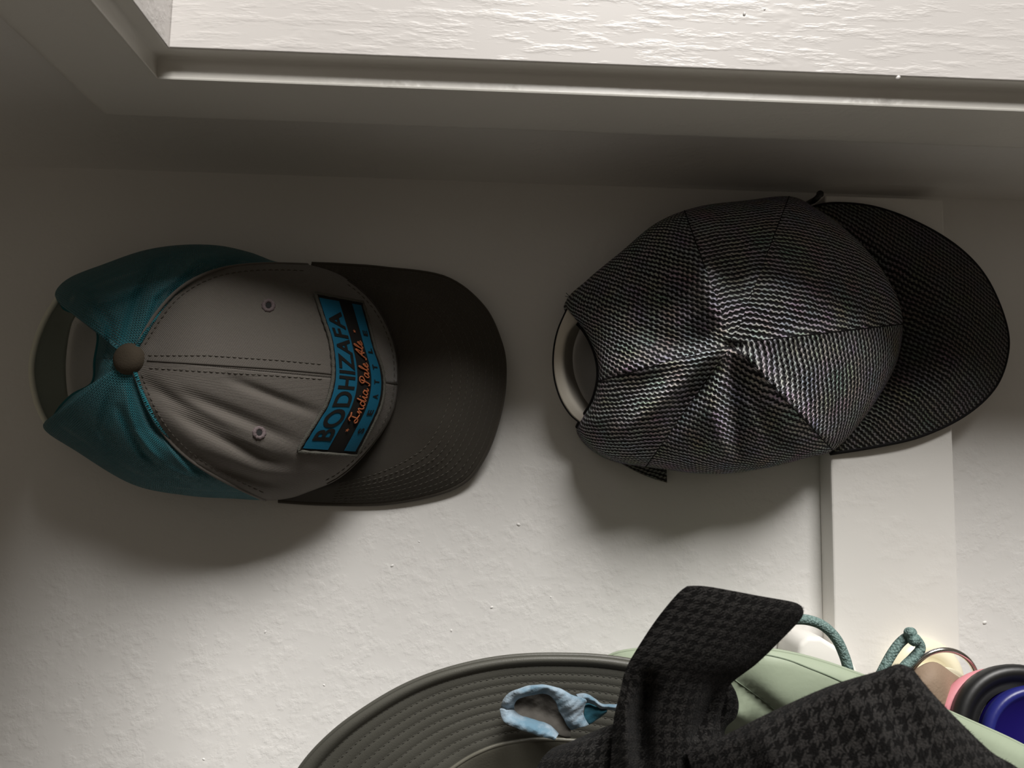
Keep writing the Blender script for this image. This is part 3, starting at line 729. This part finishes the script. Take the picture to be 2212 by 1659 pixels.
# cords of the hat
cd = mesh('chin_cord', *tube([at(*p) for p in spline([(1640, 1360, .082), (1690, 1342, .084), (1735, 1338, .086), (1775, 1350, .087), (1805, 1378, .088), (1822, 1412, .088), (1832, 1445, .088), (1842, 1500, .086)], 60)], .00275, 14), M_cord, mh)
cl = mesh('cord_loop', *tube([at(*p) for p in spline([(1880, 1500, .090), (1905, 1452, .092), (1925, 1415, .092), (1945, 1388, .092), (1965, 1375, .093), (1982, 1384, .093), (1988, 1402, .093), (1972, 1422, .094), (1950, 1445, .095), (1925, 1490, .095)], 80)], .0025, 14), M_cord, mh)
def lump(c, r, sc=(1, 1, 1), seed=0, n=12):
    V, F = [], []
    for j2 in range(n+1):
        for k2 in range(2*n):
            ph = math.pi*j2/n; an = math.pi*k2/n; rr = r*(1+.12*math.sin(3*an+seed)*math.sin(ph))
            V.append(c + Vector((rr*math.sin(ph)*math.cos(an)*sc[0], rr*math.sin(ph)*math.sin(an)*sc[1], rr*math.cos(ph)*sc[2])))
    for j2 in range(n):
        for k2 in range(2*n):
            a = j2*2*n+k2; b3 = j2*2*n+(k2+1) % (2*n); F.append((a, b3, b3+2*n, a+2*n))
    return V, F
bag = Bag(); bag.add(lump(at(1967, 1368, .096), .0032, (1, .9, .95), 1)); bag.add(lump(at(1974, 1382, .097), .0036, (.95, .9, .9), 2)); mesh('cord_knot', bag.V, bag.F, M_cord, mh)

# ================================================================== grey sun hat
gh = thing('sun_hat', at(1100, 1700, .02), 'dark grey hat with rows of stitching round its wide brim, at the bottom left', 'hat', 'brimmed hats')
go = [(760, 2420, .052), (620, 2220, .055), (540, 1990, .060), (560, 1850, .066), (595, 1760, .070), (650, 1659, .075), (718, 1585, .080), (800, 1525, .084), (880, 1480, .087), (965, 1448, .090), (1060, 1426, .092), (1150, 1417, .094), (1250, 1417, .095), (1310, 1421, .096), (1360, 1428, .097), (1400, 1437, .098)]
gc = (1180, 1960)
gi = [(960, 2260, .062), (870, 2140, .066), (830, 2000, .070), (850, 1850, .076), (880, 1760, .080), (925, 1700, .082), (965, 1668, .084), (1005, 1640, .085), (1040, 1622, .086), (1075, 1609, .086), (1120, 1600, .086), (1170, 1596, .086), (1230, 1598, .087), (1275, 1603, .088), (1320, 1612, .089), (1360, 1630, .089)]
def lerp_rows(a, b2, t, dh): return [(x0+(x1-x0)*t, y0+(y1-y0)*t, h0+(h1-h0)*t+dh) for (x0, y0, h0), (x1, y1, h1) in zip(a, b2)]
ROWS_F = (.125, .22, .315, .41, .505, .60, .695, .79, .885)
GGh = []
goS, giS = spline(go, 120), spline(gi, 120)
for j2 in range(121):
    f = j2/120
    dh = .0022*math.sin(math.pi*min(1, f/.12))**.7 if f < .12 else .0004*abs(math.sin(math.pi*(f-.125)/.095))**.6
    GGh.append(lerp_rows(goS, giS, f, dh - .0002))
GW = [[at(*p) for p in r] for r in GGh]; gV = [p for r in GW for p in r]; gF = gridmesh(GW); BVG = bvh_of(gV, gF)
gb = mesh('brim', gV, gF, M_greyhat, gh, solid=.002)
V, F = tube([p + Vector((0, .001, 0)) for p in GW[0]], .0014, 8); mesh('brim_edge', V, F, M_greyhat, gb)
bag = Bag()
for f in ROWS_F:
    pl = spline([p[:2] for p in lerp_rows(go, gi, f, 0)], 60); stitches(bag, BVG, pl[10:57], 8, 5, .00026, -.0001)
st = mesh('stitching', bag.V, bag.F, M_threadg, gb); st['kind'] = 'stuff'
bowl = grid([gi, [(x*1.0+(gc[0]-x)*.02, y+(gc[1]-y)*.02, h+.001) for x, y, h in gi], [(x+(gc[0]-x)*.16, y+(gc[1]-y)*.16, h-.004) for x, y, h in gi], [(x+(gc[0]-x)*.35, y+(gc[1]-y)*.32, h-.006) for x, y, h in gi], [(x+(gc[0]-x)*.97, y+(gc[1]-y)*.97, .075) for x, y, h in gi]], 80, 26)
BWW = [[at(*p) for p in r] for r in bowl]; o = mesh('crown_lining', [p for r in BWW for p in r], gridmesh(BWW), M_greyin, gh, solid=.0015)
V, F = tube([p + Vector((0, -.0006, 0)) for p in BWW[0]], .0010, 8); mesh('sweatband_edge', V, F, M_greyin, gh)

# ================================================================== blue mottled cloth
bc = thing('mottled_cloth', at(1180, 1540, .09), 'small sky blue mottled cloth curled open on the grey hat brim', 'cloth')
def strip(name, A, Bp, n, m, bulge, mat, parent, solid=.0016):
    rows = []
    for t in (0, .33, .66, 1):
        rows.append([(a[0]+(b3[0]-a[0])*t, a[1]+(b3[1]-a[1])*t, a[2]+(b3[2]-a[2])*t + bulge*math.sin(math.pi*t)) for a, b3 in zip(A, Bp)])
    G_ = grid(rows, n, m); W_ = [[at(*p) for p in r] for r in G_]
    for r in W_:
        for i, p in enumerate(r): r[i] = p + Vector((0, .0007*math.sin(p.x*500+p.z*400)*math.cos(p.z*350-p.x*300) + .0002*math.sin(p.x*1100-p.z*1500), 0))
    return mesh(name, [p for r in W_ for p in r], gridmesh(W_), mat, parent, solid=solid, subs=1)
strip('loop', [(1081, 1540, .108), (1084, 1514, .112), (1104, 1493, .116), (1140, 1481, .118), (1175, 1478, .120), (1210, 1486, .120), (1240, 1502, .120), (1268, 1512, .118), (1262, 1530, .116), (1262, 1546, .116), (1274, 1566, .114)],
      [(1113, 1534, .108), (1112, 1522, .112), (1122, 1510, .114), (1148, 1503, .116), (1170, 1499, .116), (1188, 1504, .118), (1200, 1518, .118), (1206, 1536, .118), (1216, 1552, .116), (1224, 1568, .114), (1234, 1579, .112)], 60, 14, .003, M_sky, bc)
strip('cuff', [(1078, 1532, .113), (1086, 1558, .115), (1115, 1574, .117), (1150, 1586, .118), (1178, 1595, .118), (1198, 1599, .118)],
      [(1112, 1534, .110), (1122, 1542, .110), (1140, 1549, .112), (1165, 1556, .112), (1190, 1566, .112), (1208, 1584, .112)], 40, 12, .0035, M_sky, bc)
strip('lining', [(1095, 1540, .100), (1105, 1512, .100), (1140, 1500, .100), (1180, 1495, .102), (1210, 1515, .104), (1225, 1550, .104), (1235, 1570, .104)],
      [(1096, 1545, .100), (1110, 1552, .099), (1135, 1560, .099), (1160, 1566, .100), (1190, 1580, .102), (1215, 1590, .104), (1232, 1586, .104)], 40, 12, -.004, M_inner, bc)
strip('tail', [(1243, 1500, .110), (1264, 1496, .112), (1285, 1508, .112), (1303, 1520, .110), (1335, 1520, .106)],
      [(1262, 1525, .110), (1268, 1520, .110), (1285, 1525, .110), (1300, 1532, .108), (1330, 1536, .106)], 30, 10, .004, M_sky, bc)
strip('tail_lining', [(1262, 1514, .106), (1275, 1513, .107), (1290, 1522, .107), (1312, 1530, .106)],
      [(1260, 1562, .108), (1275, 1566, .108), (1290, 1556, .108), (1312, 1540, .106)], 24, 10, .003, M_dteal, bc)

# ================================================================== black houndstooth scarf
sc = thing('scarf', at(1600, 1640, .10), 'black houndstooth woollen scarf folded over the brimmed hats', 'scarf')
def cloth(name, rows, nu, nv, mat, parent, solid=.004, folds=()):
    G_ = grid(rows, nu, nv)
    G_ = [[(p[0], p[1], p[2] + fold_h(p[0], p[1], folds)) for p in r] for r in G_]
    W_ = [[at(*p) for p in r] for r in G_]
    V = [p for r in W_ for p in r]; F = gridmesh(W_)
    o = mesh(name, V, F, mat, parent, uv=guv(W_), solid=solid); 
    b4 = o.modifiers.new('bevel', 'BEVEL'); b4.width = solid*.45; b4.segments = 3; b4.limit_method = 'ANGLE'; b4.angle_limit = R(60)
    return o, V, F, G_
_, V_s, F_s, _ = cloth('folded_end', [
 [(1484, 1266, .168), (1530, 1267, .170), (1640, 1287, .170), (1712, 1300, .168), (1732, 1310, .166)],
 [(1462, 1284, .168), (1520, 1300, .172), (1620, 1318, .172), (1700, 1326, .170), (1732, 1334, .166)],
 [(1420, 1335, .166), (1500, 1350, .172), (1580, 1365, .172), (1640, 1378, .168), (1680, 1390, .164)],
 [(1380, 1395, .162), (1450, 1410, .170), (1530, 1425, .170), (1590, 1435, .166), (1632, 1436, .160)],
 [(1352, 1445, .158), (1420, 1460, .166), (1490, 1470, .166), (1545, 1472, .162), (1578, 1478, .156)],
 [(1338, 1500, .156), (1400, 1510, .162), (1470, 1518, .164), (1530, 1515, .160), (1566, 1512, .154)],
 [(1325, 1560, .154), (1390, 1570, .160), (1460, 1575, .162), (1520, 1572, .158), (1556, 1566, .152)],
 [(1318, 1660, .152), (1390, 1670, .158), (1460, 1675, .160), (1530, 1672, .158), (1575, 1668, .150)],
 [(1300, 1800, .150), (1390, 1810, .156), (1460, 1815, .158), (1530, 1812, .156), (1590, 1808, .150)],
 [(1290, 2120, .145), (1380, 2130, .152), (1460, 2135, .154), (1540, 2132, .152), (1610, 2128, .145)], [(1290, 2500, .140), (1380, 2510, .146), (1460, 2515, .148), (1540, 2512, .146), (1620, 2508, .140)]], 60, 90, M_hound2, sc,
 folds=[([(1400, 1470), (1385, 1560), (1390, 1680)], 20, -.012), ([(1350, 1500), (1350, 1600), (1350, 1700)], 14, .004), ([(1545, 1490), (1500, 1600)], 14, -.006)])
cloth('back_fold', [
 [(1555, 1450, .132), (1575, 1470, .134), (1590, 1495, .134)],
 [(1540, 1500, .134), (1570, 1510, .138), (1596, 1522, .136)],
 [(1530, 1540, .134), (1565, 1545, .138), (1590, 1550, .136)],
 [(1520, 1590, .134), (1550, 1590, .138), (1565, 1585, .134)],
 [(1520, 1680, .130), (1550, 1680, .134), (1580, 1680, .130)]], 24, 40, M_hound2, sc)
cloth('lower_fold', [
 [(1225, 1606, .120), (1262, 1588, .130), (1310, 1568, .136), (1345, 1558, .138), (1380, 1560, .136)],
 [(1190, 1618, .122), (1240, 1610, .136), (1300, 1600, .142), (1350, 1600, .144), (1400, 1600, .140)],
 [(1160, 1655, .122), (1220, 1655, .138), (1290, 1655, .146), (1350, 1655, .146), (1400, 1655, .142)],
 [(1140, 1720, .120), (1210, 1720, .138), (1290, 1720, .146), (1350, 1720, .146), (1400, 1720, .142)],
 [(1120, 1830, .118), (1200, 1830, .134), (1290, 1830, .142), (1350, 1830, .142), (1400, 1830, .140)],
 [(1100, 2130, .114), (1190, 2130, .130), (1290, 2130, .138), (1350, 2130, .138), (1400, 2130, .136)], [(1110, 2450, .110), (1190, 2450, .124), (1290, 2450, .130), (1350, 2450, .130), (1400, 2450, .128)]], 50, 50, M_hound2, sc)
_, V_d, F_d, _ = cloth('drape', [
 [(1480, 1622, .164), (1560, 1590, .172), (1660, 1540, .180), (1790, 1482, .186), (1900, 1448, .190), (1940, 1434, .190), (1972, 1444, .188)],
 [(1490, 1650, .166), (1580, 1615, .178), (1680, 1565, .188), (1800, 1510, .194), (1905, 1475, .196), (1965, 1468, .196), (2010, 1492, .190)],
 [(1500, 1710, .166), (1600, 1680, .182), (1710, 1640, .194), (1830, 1600, .200), (1940, 1565, .200), (2020, 1545, .200), (2075, 1560, .192)],
 [(1510, 1790, .166), (1620, 1760, .184), (1740, 1730, .196), (1870, 1690, .204), (1990, 1660, .204), (2080, 1625, .202), (2140, 1622, .194)],
 [(1520, 1900, .160), (1640, 1880, .180), (1780, 1850, .194), (1910, 1820, .202), (2050, 1780, .202), (2170, 1730, .200), (2240, 1705, .192)],
 [(1530, 2180, .156), (1670, 2170, .174), (1820, 2150, .188), (1970, 2120, .194), (2130, 2080, .194), (2270, 2020, .190), (2350, 1980, .180)], [(1540, 2500, .150), (1690, 2500, .166), (1850, 2490, .178), (2010, 2460, .184), (2180, 2420, .184), (2330, 2360, .180), (2420, 2310, .170)]], 90, 60, M_hound, sc,
 folds=[([(1640, 1575), (1700, 1700)], 30, .003), ([(1830, 1500), (1950, 1650)], 40, .003)])

# ------------------------------------------------------------------ short loose fibres standing off the woollen cloth
def fuzz(V, F, n, ln, mat, parent, wd=.00007):
    rnd = random.Random(5); fv, ff = [], []
    for _ in range(n):
        f = rnd.choice(F); a, b3, c = (V[f[0]], V[f[1]], V[f[2]]); p = a + (b3-a)*rnd.random() + (c-a)*rnd.random()
        nn_ = (b3-a).cross(c-a)
        if nn_.length < 1e-12: continue
        nn_.normalize()
        if nn_.dot(p-CP) > 0: nn_ = -nn_
        d = (nn_ + Vector((rnd.gauss(0, .8), rnd.gauss(0, .8), rnd.gauss(0, .8)))).normalized()
        sd = d.orthogonal().normalized()*wd; q3 = p + d*ln*rnd.uniform(.4, 1.1); bend_ = Vector((rnd.gauss(0, .3), rnd.gauss(0, .3), rnd.gauss(0, .3)))*ln
        o = len(fv); fv += [p - sd, p + sd, (p+q3)/2 + sd*.7, (p+q3)/2 - sd*.7, q3 + bend_*.5]; ff += [(o, o+1, o+2, o+3), (o+3, o+2, o+4)]
    x = mesh('fuzz', fv, ff, mat, parent, smooth=False); x['kind'] = 'stuff'
M_fz = plain('dark_fibre', (0.02, 0.018, 0.018), 1.0, 0.0)
M_fz2 = plain('grey_fibre', (0.06, 0.057, 0.055), 1.0, 0.0)
fuzz(V_s, F_s, 6000, .0011, M_fz, sc, .00006); fuzz(V_d, F_d, 9000, .0012, M_fz, sc, .00006)
fuzz(fV2, fF2, 9000, .0011, M_fz2, cap2, .00005)
